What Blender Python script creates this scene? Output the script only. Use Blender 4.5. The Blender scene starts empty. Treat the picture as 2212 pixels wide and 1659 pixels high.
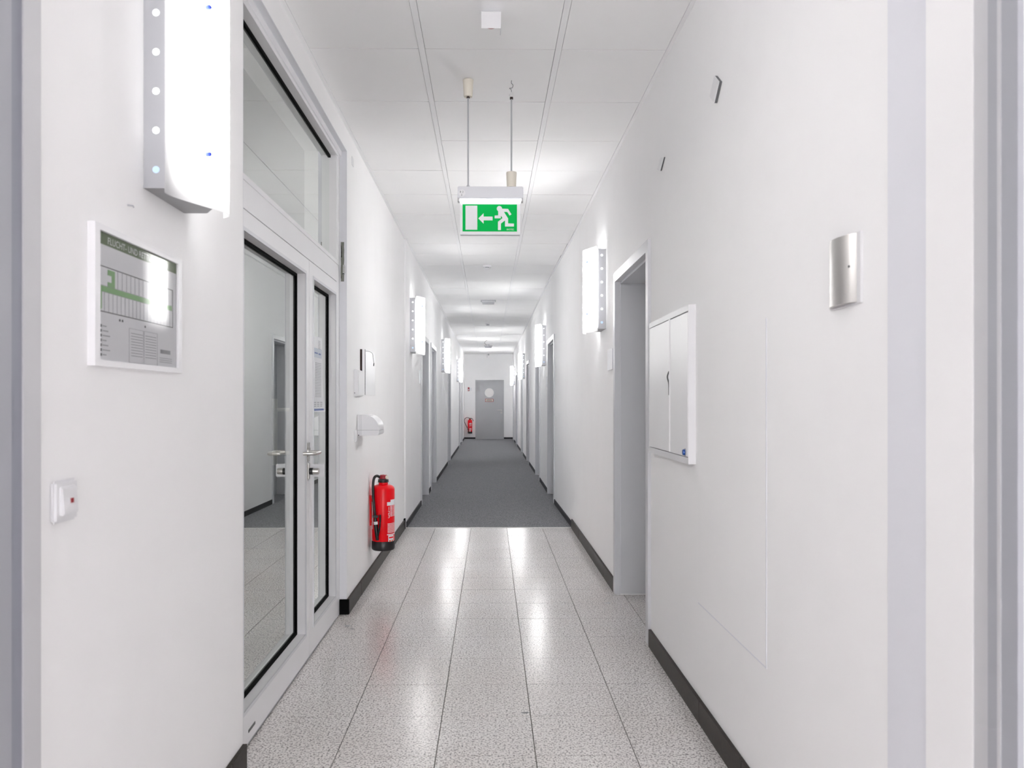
import bpy, bmesh, math, random
from math import pi, sin, cos, radians
from mathutils import Vector, Matrix
random.seed(4)
SC = bpy.context.scene
COL = SC.collection

# ------------------------------------------------------------------ camera
cd = bpy.data.cameras.new('camera'); cam = bpy.data.objects.new('camera', cd); COL.objects.link(cam)
cam.location = (0, 0, 1.25); cam.rotation_euler = (pi/2, 0, -0.012)
cd.sensor_width = 36; cd.lens = 27.21
cd.shift_x = 0.0137; cd.shift_y = 0.0174
cd.clip_start = 0.05; cd.clip_end = 100
cd.dof.use_dof = True; cd.dof.focus_distance = 7.0; cd.dof.aperture_fstop = 6.3
SC.camera = cam
# ------------------------------------------------------------------ world, exposure
w = bpy.data.worlds.new('world'); SC.world = w; w.use_nodes = True
w.node_tree.nodes['Background'].inputs[0].default_value = (0.8, 0.85, 0.9, 1)
w.node_tree.nodes['Background'].inputs[1].default_value = 0.3
SC.view_settings.view_transform = 'Standard'; SC.view_settings.look = 'None'
SC.view_settings.gamma = 1; SC.view_settings.use_curve_mapping = False
SC.view_settings.exposure = 0.90
LAMP = 20.0         # radiance of the wall lamp diffusers
HALL_FILL = 6.2  # glow of the window added behind the viewer
UP = 0.12           # watts of the uplight added above each wall lamp
STAIR = 7.0  # glow of the panel added behind the glazed door
cy = SC.cycles
cy.use_denoising = True; cy.max_bounces = 16; cy.diffuse_bounces = 12; cy.glossy_bounces = 5
cy.transmission_bounces = 5; cy.transparent_max_bounces = 8
cy.sample_clamp_indirect = 6; cy.caustics_reflective = False; cy.caustics_refractive = False
cy.blur_glossy = 0.5

# ------------------------------------------------------------------ helpers
def lin(c):
    return tuple(((v/255)/12.92 if v/255 <= 0.04045 else ((v/255+0.055)/1.055)**2.4) for v in c)
def mat(name, rgb, rough=0.5, metal=0.0, spec=0.5, bump=None, emit=None, estr=0.0, speck=None, coat=0):
    m = bpy.data.materials.new(name); m.use_nodes = True
    nt = m.node_tree; b = nt.nodes['Principled BSDF']
    c = lin(rgb) + (1,)
    b.inputs['Base Color'].default_value = c
    b.inputs['Roughness'].default_value = rough; b.inputs['Metallic'].default_value = metal
    b.inputs['Specular IOR Level'].default_value = spec
    b.inputs['Coat Weight'].default_value = coat
    tc = nt.nodes.new('ShaderNodeTexCoord')
    # every surface gets at least a faint procedural variation of its colour
    n0 = nt.nodes.new('ShaderNodeTexNoise'); n0.inputs['Scale'].default_value = 3.0 if speck is None else speck[0]
    n0.inputs['Detail'].default_value = 3
    nt.links.new(tc.outputs['Object'], n0.inputs['Vector'])
    r = nt.nodes.new('ShaderNodeValToRGB')
    if speck is None:
        r.color_ramp.elements[0].position = 0.3; r.color_ramp.elements[1].position = 0.7
        r.color_ramp.elements[0].color = tuple(v*0.985 for v in c[:3]) + (1,)
        r.color_ramp.elements[1].color = tuple(min(1, v*1.015) for v in c[:3]) + (1,)
    else:
        r.color_ramp.elements[0].position = speck[1]; r.color_ramp.elements[1].position = speck[2]
        r.color_ramp.elements[0].color = lin(speck[3]) + (1,)
        r.color_ramp.elements[1].color = c
    nt.links.new(n0.outputs['Fac'], r.inputs['Fac']); nt.links.new(r.outputs['Color'], b.inputs['Base Color'])
    if bump:
        n = nt.nodes.new('ShaderNodeTexNoise'); n.inputs['Scale'].default_value = bump[0]; n.inputs['Detail'].default_value = 2
        nt.links.new(tc.outputs['Object'], n.inputs['Vector'])
        bp = nt.nodes.new('ShaderNodeBump'); bp.inputs['Strength'].default_value = bump[1]; bp.inputs['Distance'].default_value = bump[2]
        nt.links.new(n.outputs['Fac'], bp.inputs['Height']); nt.links.new(bp.outputs['Normal'], b.inputs['Normal'])
    if emit:
        b.inputs['Emission Color'].default_value = lin(emit) + (1,); b.inputs['Emission Strength'].default_value = estr
    return m
M = {}
M['wall'] = mat('wall_paint', (248.6, 248.3, 248.7), 0.75, spec=0.25, bump=(260, 0.05, 0.0006))
M['wall2'] = mat('band_paint', (230, 231, 237), 0.6, spec=0.3)
M['ceil'] = mat('ceiling_tile_white', (248.6, 248.4, 248.5), 0.85, spec=0.2, bump=(120, 0.06, 0.001))
M['bar'] = mat('ceiling_bar_white', (246, 246, 247), 0.7, spec=0.2)
M['gap'] = mat('ceiling_gap_dark', (70, 68, 67), 0.9)
M['frame'] = mat('frame_lacquer', (210, 211, 214), 0.35)
M['portal'] = mat('portal_lacquer', (172, 174, 181), 0.35)
M['portal3'] = mat('portal_lacquer_groove', (150, 153, 164), 0.4)
M['portal2'] = mat('portal_lacquer_light', (206, 206, 209), 0.4)
M['frame2'] = mat('frame_lacquer_light', (222, 223, 227), 0.4)
M['leaf'] = mat('door_leaf_grey', (178, 180, 184), 0.45, bump=(90, 0.05, 0.001))
M['enddoor'] = mat('end_door_grey', (184, 185, 188), 0.45)
M['alu'] = mat('white_aluminium', (240, 240, 242), 0.38)
M['black'] = mat('black_rubber', (5, 5, 5), 0.8, spec=0.1)
M['blackp'] = mat('black_plastic', (22, 22, 24), 0.35)
M['steel'] = mat('brushed_steel', (196, 194, 190), 0.28, metal=1.0)
M['zinc'] = mat('grey_steel', (184, 186, 190), 0.4, metal=0.3)
M['lampmetal'] = mat('lamp_metal', (190, 191, 195), 0.45, metal=0.35)
M['lampshaded'] = mat('lamp_metal_shaded', (158, 158, 160), 0.45, metal=0.35)  # lamp metal darkened to paint the shade on the underside
M['pullbar'] = mat('pull_bar_steel', (232, 229, 214), 0.4, metal=0.15)
M['brush'] = mat('brushed_cover', (196, 193, 191), 0.33, metal=0.85)
M['skirt'] = mat('skirting_stone', (48, 40, 33), 0.45, spec=0.25, speck=(60, 0.3, 0.75, (30, 24, 18)))
M['skirt2'] = mat('skirting_carpet', (52, 52, 56), 0.8)
M['white'] = mat('white_plastic', (232, 232, 234), 0.35)
M['white2'] = mat('white_lacquer', (244, 244, 245), 0.3)
M['cream'] = mat('cream_plastic', (226, 220, 206), 0.45)
M['red'] = mat('red_lacquer', (238, 0, 20), 0.3, spec=0.3)
M['reddark'] = mat('red_valve', (150, 28, 40), 0.35)
M['orange'] = mat('orange_print', (226, 84, 40), 0.5)
M['blue'] = mat('blue_stud', (46, 70, 200), 0.35, emit=(40, 80, 225), estr=0.06)
M['bluelock'] = mat('blue_lock', (28, 82, 160), 0.35)
M['paper'] = mat('paper', (236, 237, 240), 0.6)
M['bluep'] = mat('blue_print', (108, 126, 176), 0.6)
M['pale'] = mat('pale_blue_print', (204, 212, 222), 0.6)
M['ink'] = mat('ink', (96, 98, 100), 0.6)
M['inkl'] = mat('ink_light', (168, 170, 174), 0.6)
M['greenp'] = mat('plan_green', (150, 190, 140), 0.5)
M['greenh'] = mat('plan_header', (120, 134, 108), 0.5)
M['signgreen'] = mat('sign_green', (0, 150, 66), 0.6, spec=0.1, emit=(0, 200, 90), estr=0.16)
M['signwhite'] = mat('sign_white', (200, 200, 203), 0.4, emit=(255, 255, 255), estr=0.1)
M['strip'] = mat('sign_light', (255, 255, 255), 0.4, emit=(245, 246, 255), estr=2.2)
M['lobbyfill'] = mat('lobby_fill', (255, 255, 255), 0.5, emit=(255, 252, 248), estr=2.0)
M['fill'] = mat('window_fill_glow', (255, 255, 255), 0.5, emit=(250, 251, 255), estr=HALL_FILL)
M['stairfill'] = mat('stair_fill', (255, 255, 255), 0.5, emit=(255, 252, 246), estr=STAIR)
M['hole'] = mat('lamp_hole_glow', (255, 255, 255), 0.5, emit=(255, 255, 255), estr=0.7)
M['holeb'] = mat('lamp_hole_glow_blue', (190, 215, 240), 0.5, emit=(190, 215, 250), estr=0.25)
M['thresh'] = mat('threshold_alu', (214, 213, 210), 0.3, metal=0.5)
M['grout'] = mat('grout', (128, 125, 120), 0.9)
M['stairfloor'] = mat('stair_floor', (110, 102, 86), 0.4, speck=(120, 0.4, 0.6, (80, 74, 62)))
M['stairwall'] = mat('stair_wall', (118, 120, 120), 0.7)
M['wood'] = mat('raw_edge', (44, 24, 16), 0.8)
M['clear'] = mat('clear_plastic', (205, 205, 205), 0.15)
M['dirt'] = mat('plaster_grey', (130, 132, 124), 0.9, bump=(200, 0.8, 0.003))

def granite():
    m = mat('granite_tile', (240, 237, 235), 0.21, spec=0.5, speck=(130, 0.38, 0.50, (146, 142, 141)))
    nt = m.node_tree; b = nt.nodes['Principled BSDF']
    old = b.inputs['Base Color'].links[0].from_node
    tc = nt.nodes.new('ShaderNodeTexCoord')
    geo = nt.nodes.new('ShaderNodeNewGeometry')
    mp = nt.nodes.new('ShaderNodeMapping'); nt.links.new(geo.outputs['Position'], mp.inputs['Vector'])
    # re-route first noise to world position so grain never repeats between tiles
    for n in nt.nodes:
        if n.bl_idname == 'ShaderNodeTexNoise':
            for l in list(n.inputs['Vector'].links): nt.links.remove(l)
            nt.links.new(mp.outputs['Vector'], n.inputs['Vector'])
    n2 = nt.nodes.new('ShaderNodeTexNoise'); n2.inputs['Scale'].default_value = 62; n2.inputs['Detail'].default_value = 4
    n2.inputs['Roughness'].default_value = 0.7
    nt.links.new(mp.outputs['Vector'], n2.inputs['Vector'])
    r2 = nt.nodes.new('ShaderNodeValToRGB')
    r2.color_ramp.elements[0].position = 0.35; r2.color_ramp.elements[0].color = (0.6, 0.59, 0.59, 1)
    r2.color_ramp.elements[1].position = 0.455; r2.color_ramp.elements[1].color = (1, 1, 1, 1)
    nt.links.new(n2.outputs['Fac'], r2.inputs['Fac'])
    n3 = nt.nodes.new('ShaderNodeTexNoise'); n3.inputs['Scale'].default_value = 1.6; n3.inputs['Detail'].default_value = 3
    nt.links.new(mp.outputs['Vector'], n3.inputs['Vector'])
    r3 = nt.nodes.new('ShaderNodeValToRGB')
    r3.color_ramp.elements[0].position = 0.3; r3.color_ramp.elements[0].color = (0.93, 0.915, 0.90, 1)
    r3.color_ramp.elements[1].position = 0.6; r3.color_ramp.elements[1].color = (1, 1, 1, 1)
    nt.links.new(n3.outputs['Fac'], r3.inputs['Fac'])
    a = nt.nodes.new('ShaderNodeMix'); a.data_type = 'RGBA'; a.blend_type = 'MULTIPLY'; a.inputs[0].default_value = 1
    nt.links.new(old.outputs['Color'], a.inputs[6]); nt.links.new(r2.outputs['Color'], a.inputs[7])
    c = nt.nodes.new('ShaderNodeMix'); c.data_type = 'RGBA'; c.blend_type = 'MULTIPLY'; c.inputs[0].default_value = 1
    nt.links.new(a.outputs[2], c.inputs[6]); nt.links.new(r3.outputs['Color'], c.inputs[7])
    nt.links.new(c.outputs[2], b.inputs['Base Color'])
    return m
M['granite'] = granite()
M['carpet'] = mat('carpet', (160, 160, 164), 0.95, spec=0.1, speck=(170, 0.38, 0.60, (92, 93, 97)), bump=(400, 0.5, 0.003))

def glass_mat():
    m = bpy.data.materials.new('door_glass'); m.use_nodes = True; nt = m.node_tree
    nt.nodes.remove(nt.nodes['Principled BSDF']); out = nt.nodes['Material Output']
    tr = nt.nodes.new('ShaderNodeBsdfTransparent'); tr.inputs[0].default_value = (0.84, 0.86, 0.83, 1)
    gl = nt.nodes.new('ShaderNodeBsdfGlossy'); gl.inputs['Roughness'].default_value = 0.0; gl.inputs[0].default_value = (0.97, 1, 0.98, 1)
    lw = nt.nodes.new('ShaderNodeLayerWeight'); lw.inputs['Blend'].default_value = 0.5
    p = nt.nodes.new('ShaderNodeMath'); p.operation = 'POWER'; p.inputs[1].default_value = 2.0
    nt.links.new(lw.outputs['Facing'], p.inputs[0])
    q = nt.nodes.new('ShaderNodeMath'); q.operation = 'MULTIPLY_ADD'; q.inputs[1].default_value = 1.12; q.inputs[2].default_value = 0.12; q.use_clamp = True
    nt.links.new(p.outputs[0], q.inputs[0])
    mx = nt.nodes.new('ShaderNodeMixShader'); nt.links.new(q.outputs[0], mx.inputs[0])
    nt.links.new(tr.outputs[0], mx.inputs[1]); nt.links.new(gl.outputs[0], mx.inputs[2])
    nt.links.new(mx.outputs[0], out.inputs[0])
    return m
M['glass'] = glass_mat()

def diffuser():
    m = bpy.data.materials.new('lamp_diffuser'); m.use_nodes = True; nt = m.node_tree
    b = nt.nodes['Principled BSDF']; b.inputs['Base Color'].default_value = (0.5, 0.5, 0.51, 1); b.inputs['Roughness'].default_value = 0.35
    tc = nt.nodes.new('ShaderNodeTexCoord'); sp = nt.nodes.new('ShaderNodeSeparateXYZ'); nt.links.new(tc.outputs['Object'], sp.inputs[0])
    # tube light falloff is painted into the emission: the sheet glows less towards its lower, upper and wall side ends
    def ramp(sock, a, bb, c, d):
        r = nt.nodes.new('ShaderNodeValToRGB'); r.color_ramp.interpolation = 'EASE'
        mr = nt.nodes.new('ShaderNodeMapRange'); mr.inputs[1].default_value = a; mr.inputs[2].default_value = bb
        nt.links.new(sock, mr.inputs[0]); nt.links.new(mr.outputs[0], r.inputs[0])
        e = r.color_ramp.elements; e[0].position = 0; e[0].color = (c, c, c, 1); e[1].position = d; e[1].color = (1, 1, 1, 1)
        return r
    r1 = ramp(sp.outputs['Y'], -0.03, 0.25, 0.02, 0.42)
    r2 = ramp(sp.outputs['Z'], -0.02, 0.30, 0.04, 0.55)
    r3 = ramp(sp.outputs['Z'], 0.60, 0.40, 0.05, 0.5)
    a = nt.nodes.new('ShaderNodeMath'); a.operation = 'MULTIPLY'; nt.links.new(r1.outputs[0], a.inputs[0]); nt.links.new(r2.outputs[0], a.inputs[1])
    c = nt.nodes.new('ShaderNodeMath'); c.operation = 'MULTIPLY'; nt.links.new(a.outputs[0], c.inputs[0]); nt.links.new(r3.outputs[0], c.inputs[1])
    d = nt.nodes.new('ShaderNodeMath'); d.operation = 'MULTIPLY'; d.inputs[1].default_value = LAMP; nt.links.new(c.outputs[0], d.inputs[0])
    b.inputs['Emission Color'].default_value = (1.0, 0.995, 0.985, 1); 
    oi = nt.nodes.new('ShaderNodeObjectInfo'); f = nt.nodes.new('ShaderNodeMath'); f.operation = 'MULTIPLY'
    nt.links.new(d.outputs[0], f.inputs[0]); nt.links.new(oi.outputs['Color'], f.inputs[1])   # how bright this lamp's tube burns
    nt.links.new(f.outputs[0], b.inputs['Emission Strength'])
    return m
M['diff'] = diffuser()

class B:
    """collects geometry for ONE mesh"""
    def __init__(s): s.v = []; s.f = []
    def add(s, vs, fs):
        o = len(s.v); s.v += [tuple(v) for v in vs]; s.f += [tuple(i+o for i in f) for f in fs]; return s
    def box(s, x0, x1, y0, y1, z0, z1):
        if x0 > x1: x0, x1 = x1, x0
        if y0 > y1: y0, y1 = y1, y0
        if z0 > z1: z0, z1 = z1, z0
        return s.add([(x0,y0,z0),(x1,y0,z0),(x1,y1,z0),(x0,y1,z0),(x0,y0,z1),(x1,y0,z1),(x1,y1,z1),(x0,y1,z1)],
                     [(0,3,2,1),(4,5,6,7),(0,1,5,4),(1,2,6,5),(2,3,7,6),(3,0,4,7)])
    def prism(s, poly, axis, a, b):
        """poly = 2D points; extruded along axis from a to b. axis 'x': (y,z); 'y': (x,z); 'z': (x,y)"""
        def P(p, t):
            return {'x': (t, p[0], p[1]), 'y': (p[0], t, p[1]), 'z': (p[0], p[1], t)}[axis]
        n = len(poly); vs = [P(p, a) for p in poly] + [P(p, b) for p in poly]
        fs = [tuple(range(n))[::-1], tuple(range(n, 2*n))] + [(i, (i+1) % n, n+(i+1) % n, n+i) for i in range(n)]
        return s.add(vs, fs)
    def tube(s, pts, r, n=10, cap=True):
        pts = [Vector(p) for p in pts]; rs = r if isinstance(r, (list, tuple)) else [r]*len(pts)
        t0 = (pts[1]-pts[0]).normalized(); up = Vector((0,0,1)) if abs(t0.z) < .9 else Vector((1,0,0))
        nrm = t0.cross(up).normalized(); vs = []
        for i, p in enumerate(pts):
            t = (pts[min(i+1, len(pts)-1)] - pts[max(i-1, 0)]).normalized()
            nrm = (nrm - t*nrm.dot(t)).normalized(); bn = t.cross(nrm)
            vs += [p + (nrm*cos(2*pi*k/n) + bn*sin(2*pi*k/n))*rs[i] for k in range(n)]
        fs = [(i*n+k, i*n+(k+1) % n, (i+1)*n+(k+1) % n, (i+1)*n+k) for i in range(len(pts)-1) for k in range(n)]
        if cap: fs += [tuple(range(n))[::-1], tuple((len(pts)-1)*n+k for k in range(n))]
        return s.add(vs, fs)
    def lathe(s, prof, c=(0,0,0), n=32, axis='z'):
        vs = []; m = len(prof)
        for k in range(n):
            a = 2*pi*k/n
            for r, h in prof:
                p = {'z': (r*cos(a), r*sin(a), h), 'x': (h, r*cos(a), r*sin(a)), 'y': (r*cos(a), h, r*sin(a))}[axis]
                vs.append((p[0]+c[0], p[1]+c[1], p[2]+c[2]))
        fs = [(k*m+i, ((k+1) % n)*m+i, ((k+1) % n)*m+i+1, k*m+i+1) for k in range(n) for i in range(m-1)]
        return s.add(vs, fs)
    def make(s, name, m, parent=None, smooth=False, bevel=0, off=(0,0,0), rot=None):
        me = bpy.data.meshes.new(name)
        vs = [(v[0]-off[0], v[1]-off[1], v[2]-off[2]) for v in s.v]
        me.from_pydata(vs, [], s.f); me.validate()
        bm = bmesh.new(); bm.from_mesh(me)
        bmesh.ops.remove_doubles(bm, verts=bm.verts, dist=1e-6)
        bmesh.ops.recalc_face_normals(bm, faces=bm.faces)
        if bevel:
            bmesh.ops.bevel(bm, geom=[e for e in bm.edges if len(e.link_faces) == 2 and e.calc_face_angle(0) > 0.6], offset=bevel, segments=2, affect='EDGES', clamp_overlap=True)
        for f in bm.faces: f.smooth = smooth
        if smooth:
            for e in bm.edges:
                if len(e.link_faces) == 2 and e.calc_face_angle(0) > 0.7: e.smooth = False
        bm.to_mesh(me); bm.free()
        me.materials.append(m if not isinstance(m, str) else M[m])
        o = bpy.data.objects.new(name, me); COL.objects.link(o)
        if parent is not None: o.parent = parent
        return o
def tag(o, label, cat, group=None, kind=None):
    o['label'] = label; o['category'] = cat
    if group: o['group'] = group
    if kind: o['kind'] = kind
    return o
def thing(name, label, cat, loc=(0,0,0), group=None, kind=None):
    o = bpy.data.objects.new(name, None); COL.objects.link(o); o.location = loc; o.empty_display_size = 0.05
    return tag(o, label, cat, group, kind)
class T:
    """a thing: an Empty at loc, parts are given in world coordinates"""
    def __init__(s, name, label, cat, loc, group=None, kind=None):
        s.o = thing(name, label, cat, loc, group, kind); s.loc = loc
    def part(s, name, b, m, parent=None, **k):
        return b.make(name, m, parent or s.o, off=s.loc, **k)
def bez(pts, n=24):
    """Catmull-Rom through pts"""
    P = [Vector(p) for p in pts]; P = [P[0]*2-P[1]] + P + [P[-1]*2-P[-2]]; out = []
    for i in range(1, len(P)-2):
        for k in range(n // (len(P)-3) + 1):
            t = k/(n // (len(P)-3) + 1); a, b, c, d = P[i-1], P[i], P[i+1], P[i+2]
            out.append(0.5*((2*b) + (c-a)*t + (2*a-5*b+4*c-d)*t*t + (3*b-a-3*c+d)*t**3))
    out.append(P[-2]); return out
def text2d(body, size, align='LEFT'):
    cu = bpy.data.curves.new('txt', 'FONT'); cu.body = body; cu.size = size; cu.align_x = align; cu.resolution_u = 3
    ob = bpy.data.objects.new('txt', cu); COL.objects.link(ob)
    bpy.context.view_layer.update()
    me = bpy.data.meshes.new_from_object(ob.evaluated_get(bpy.context.evaluated_depsgraph_get()))
    vs = [(v.co.x, v.co.y) for v in me.vertices]; fs = [tuple(p.vertices) for p in me.polygons]
    bpy.data.objects.remove(ob); bpy.data.curves.remove(cu); bpy.data.meshes.remove(me)
    return vs, fs

H = 2.86; XL = -0.835; XR = 0.83; XLF = -0.82; XRF = 0.81; YS = 7.68; YE = 26.0; TH = 0.25
# doorways in the carpeted part: (side, opening near, opening far)
DOORS = [('r', 4.01, 5.00), ('l', 9.42, 10.40), ('l', 10.95, 11.93), ('r', 9.53, 10.47), ('r', 12.25, 13.2), ('l', 15.5, 16.45),
         ('r', 15.45, 16.35), ('r', 18.25, 19.15), ('l', 21.2, 22.15), ('r', 21.9, 22.8), ('l', 23.05, 23.95), ('r', 24.5, 25.4)]
DZ = 2.03
def xwall(side, y):
    if side == 'l': return XL if y < 7.66 else XLF
    if y < 7.66: return XR
    return XR + (XRF-XR)*min(1, (y-7.66)/1.7)

# ------------------------------------------------------------------ the setting
def wall(name, side, y0, y1, x_at, holes, label):
    """a wall along Y with rectangular holes (y0,y1,ztop)"""
    s = -1 if side == 'l' else 1; b = B()
    ys = sorted(set([y0, y1] + [h[0] for h in holes] + [h[1] for h in holes] + ([7.66, 9.36] if side == 'r' else [])))
    ys = [y for y in ys if y0 <= y <= y1]
    for a, c in zip(ys[:-1], ys[1:]):
        h = [q for q in holes if q[0] <= a+1e-6 and c <= q[1]+1e-6]; z0 = h[0][2] if h else 0
        xa, xc = x_at(a), x_at(c-1e-6)
        ox = s*(abs(xa)+TH)
        b.prism([(xa, a), (xc, c), (ox, c), (ox, a)], 'z', z0, H)
    o = b.make(name, 'wall')
    return tag(o, label, 'wall', kind='structure')
GY0, GY1, GZ = 2.64, 4.57, 2.727
wall('wall_left', 'l', 1.19, 7.66, lambda y: XL, [(GY0, GY1, GZ)], 'white left corridor wall around the glazed double door')
wall('wall_left_far', 'l', 7.66, YE, lambda y: XLF, [(a, c, DZ) for s_, a, c in DOORS if s_ == 'l'], 'white left wall of the carpeted corridor beyond the step')
wall('wall_right', 'r', 1.19, YE, lambda y: xwall('r', y), [(a, c, DZ) for s_, a, c in DOORS if s_ == 'r'], 'white right corridor wall with the fuse cabinet')
eb = B(); EX0, EX1, EZ = -0.427, 0.49, 1.965
eb.box(-1.07, EX0, YE, YE+.2, 0, H).box(EX1, 1.08, YE, YE+.2, 0, H).box(EX0, EX1, YE, YE+.2, EZ, H)
tag(eb.make('wall_back', 'wall'), 'white wall closing the far end of the corridor', 'wall', kind='structure')
# hall behind the camera
hb = B(); hb.box(-3, -2.9, -12, 1.19, 0, H).box(2.9, 3, -12, 1.19, 0, H).box(-3, 3, -12.1, -12, 0, H)
hb.box(-3, XL-.25, 1.09, 1.19, 0, H).box(XR+.25, 3, 1.09, 1.19, 0, H)
tag(hb.make('wall_hall', 'wall'), 'white walls of the hall behind the viewer', 'wall', kind='structure')
fb = B(); fb.box(-3, 3, -12, 1.19, -.1, -0.002)
tag(fb.make('floor_hall', 'granite'), 'granite floor of the hall behind the viewer', 'floor', kind='structure')
cb = B(); cb.box(-3, 3, -12, 1.19, H, H+.1)
tag(cb.make('ceiling_hall', 'ceil'), 'white ceiling of the hall behind the viewer', 'ceiling', kind='structure')
wn = T('window_1', 'wide daylight window added unseen in the hall behind the viewer', 'window', (0, -12, 1.0), kind='structure')
wn.part('fill_pane', B().box(-2.6, 2.6, -11.99, -11.985, .5, 2.6), 'fill')  # glowing pane added to light the surfaces that face the viewer
b = B()
for x in (-2.64, -1.33, -.02, 1.29, 2.6): b.box(x, x+.04, -12, -11.95, .46, 2.64)
b.box(-2.64, 2.64, -12, -11.95, .46, .5).box(-2.64, 2.64, -12, -11.95, 2.6, 2.64)
wn.part('window_frame', b, 'alu')
# stairwell behind the glazed door
sb = B(); sb.box(-3.6, -3.5, 1.6, 6.6, -.1, H).box(-3.5, XL-TH, 1.5, 1.6, -.1, H).box(-3.5, XL-TH, 6.6, 6.7, -.1, H)
tag(sb.make('wall_stairwell', 'stairwall'), 'plain walls of the room behind the glazed door', 'wall', kind='structure')
tag(B().box(-3.6, XL-TH+.02, 1.5, 6.7, -.1, 0).make('floor_stairwell', 'stairfloor'), 'beige floor behind the glazed door', 'floor', kind='structure')
tag(B().box(-3.6, XL-TH+.02, 1.5, 6.7, H, H+.1).make('ceiling_stairwell', 'stairwall'), 'ceiling behind the glazed door', 'ceiling', kind='structure')
tag(B().box(-2.0, -1.4, 3.2, 3.8, H-.03, H-.001).make('stair_fill', 'stairfill'), 'unseen light panel added to brighten the room behind the glazed door', 'light')  # added out of view, lights the pull bar behind the glass

# floor: base + granite tiles + carpet
fl = T('floor', 'floor of polished speckled granite tiles in front of the carpet', 'floor', (0, 0, 0), kind='structure')
fl.part('screed', B().box(-1.1, 1.1, 1.19, YE+.2, -.12, -.006), 'grout')
YJ = [2.733+.3455*k for k in range(-5, 14)] + [YS-.006]
XJ = [-.8835, -.5335, -.180, .172, .525, .877]
def lean(x, y): return x + .0026*(y-5.1)
for i in range(len(YJ)-1):
    a, c = YJ[i]+.0013, YJ[i+1]-.0013
    for j in range(5):
        x0, x1 = XJ[j]+.0018, XJ[j+1]-.0018
        lo = XL-.04 if (c > GY0 and a < GY1) else XL
        hi = XR
        L0, L1 = max(x0, lo), min(x1, hi)
        if j == 4 and c > 4.01 and a < 5.0: L1 = x1
        dz = random.uniform(-.0003, .0003)
        vs = [(lean(L0, a) if L0 == x0 else L0, a), (lean(L1, a) if L1 == x1 else L1, a), (lean(L1, c) if L1 == x1 else L1, c), (lean(L0, c) if L0 == x0 else L0, c)]
        fl.part('floor_tile', B().prism(vs, 'z', -.006, dz), 'granite')
    if c > 4.01 and a < 5.0:
        fl.part('floor_tile', B().prism([(lean(XJ[5]+.0018, a), max(a, 4.01)), (1.08, max(a, 4.01)), (1.08, min(c, 5.0)), (lean(XJ[5]+.0018, c), min(c, 5.0))], 'z', -.006, 0), 'granite')
fl.part('carpet', B().box(-1.1, 1.1, YS+.006, YE+.06, -.006, .002), 'carpet')
fl.part('threshold_strip', B().prism([(YS-.012, 0), (YS-.008, .004), (YS+.010, .004), (YS+.014, .002), (YS+.014, -.006), (YS-.012, -.006)], 'x', XL, XR), 'thresh')

# ceiling: tiles on a visible grid
ce = T('ceiling', 'suspended ceiling of white mineral tiles in three rows', 'ceiling', (0, 0, H), kind='structure')
ce.part('void', B().box(-1.2, 1.2, 1.19, YE+.2, H+.012, H+.1), 'gap')
def blean(x, y): return x - .0008*(y-3.1)
BARS = [-.305, .319]
CY = [3.534+.6205*k for k in range(-4, 37)]; CY[0] = 1.19; CY[-1] = YE
for x in BARS:
    ce.part('grid_bar', B().prism([(blean(x-.0135, 1.19), 1.19), (blean(x+.0135, 1.19), 1.19), (blean(x+.0135, YE), YE), (blean(x-.0135, YE), YE)], 'z', H-.003, H+.012), 'bar')
for s, xa in (('l', XL), ('r', XR)):
    b = B()
    if s == 'l':
        b.box(XL, XL+.018, 1.19, 7.66, H-.004, H+.012); b.box(XLF, XLF+.018, 7.66, YE, H-.004, H+.012)
    else:
        b.box(XR-.018, XR, 1.19, 7.66, H-.004, H+.012)
        b.prism([(XR-.018, 7.66), (XR, 7.66), (XRF, 9.36), (XRF-.018, 9.36)], 'z', H-.004, H+.012); b.box(XRF-.018, XRF, 9.36, YE, H-.004, H+.012)
    ce.part('edge_trim', b, 'bar')
for i in range(len(CY)-1):
    a, c = CY[i]+.0030, CY[i+1]-.0030
    xl = (XL if a < 7.66 else XLF)+.0195; xr = xwall('r', c)-.0195
    for x0, x1 in ((xl, blean(BARS[0], a)-.0155), (blean(BARS[0], a)+.0155, blean(BARS[1], a)-.0155), (blean(BARS[1], a)+.0155, xr)):
        dz = random.uniform(-.0008, .0012)
        ce.part('ceiling_tile', B().box(x0, x1, a, c, H+dz, H+.014), 'ceil')

# skirting boards
def skirt(name, side, segs, x, th, h, m, label, step=None, piece='stone_tile'):
    s = 1 if side == 'l' else -1
    root = T(name, label, 'baseboard', (x, segs[0][0], 0), kind='structure')
    for a, c in segs:
        ys = [a]
        if step:
            k = math.ceil((a-2.493+.02)/.502)
            while 2.493+.502*k < c-.02: ys.append(2.493+.502*k); k += 1
        ys.append(c)
        for p, q in zip(ys[:-1], ys[1:]):
            j = random.uniform(-.0006, .0006)
            root.part(piece, B().box(x, x+s*(th+j), p+.0008, q-.0008, 0, h), m)
    return root
r = skirt('baseboard_right', 'r', [(1.62, 3.945), (5.06, 7.66)], XR, .014, .088, 'skirt', 'brown stone skirting along the tiled right wall', True)
r = skirt('baseboard_left', 'l', [(1.46, GY0), (GY1, 7.60)], XL, .014, .088, 'skirt', 'brown stone skirting along the tiled left wall', True)
r.part('stone_tile', B().box(XL-.042, XL+.014, GY1-.012, GY1, 0, .088), 'black')
r.part('stone_tile', B().box(XL-.02, XL+.014, 7.60, 7.66, 0, .10), 'black')
def gaps(side, y0, y1):
    out = []; y = y0
    for s_, a, c in sorted([d for d in DOORS if d[0] == side], key=lambda d: d[1]):
        if a-.06 > y0: out.append((y, a-.06)); y = c+.06
    out.append((y, y1)); return out
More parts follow.
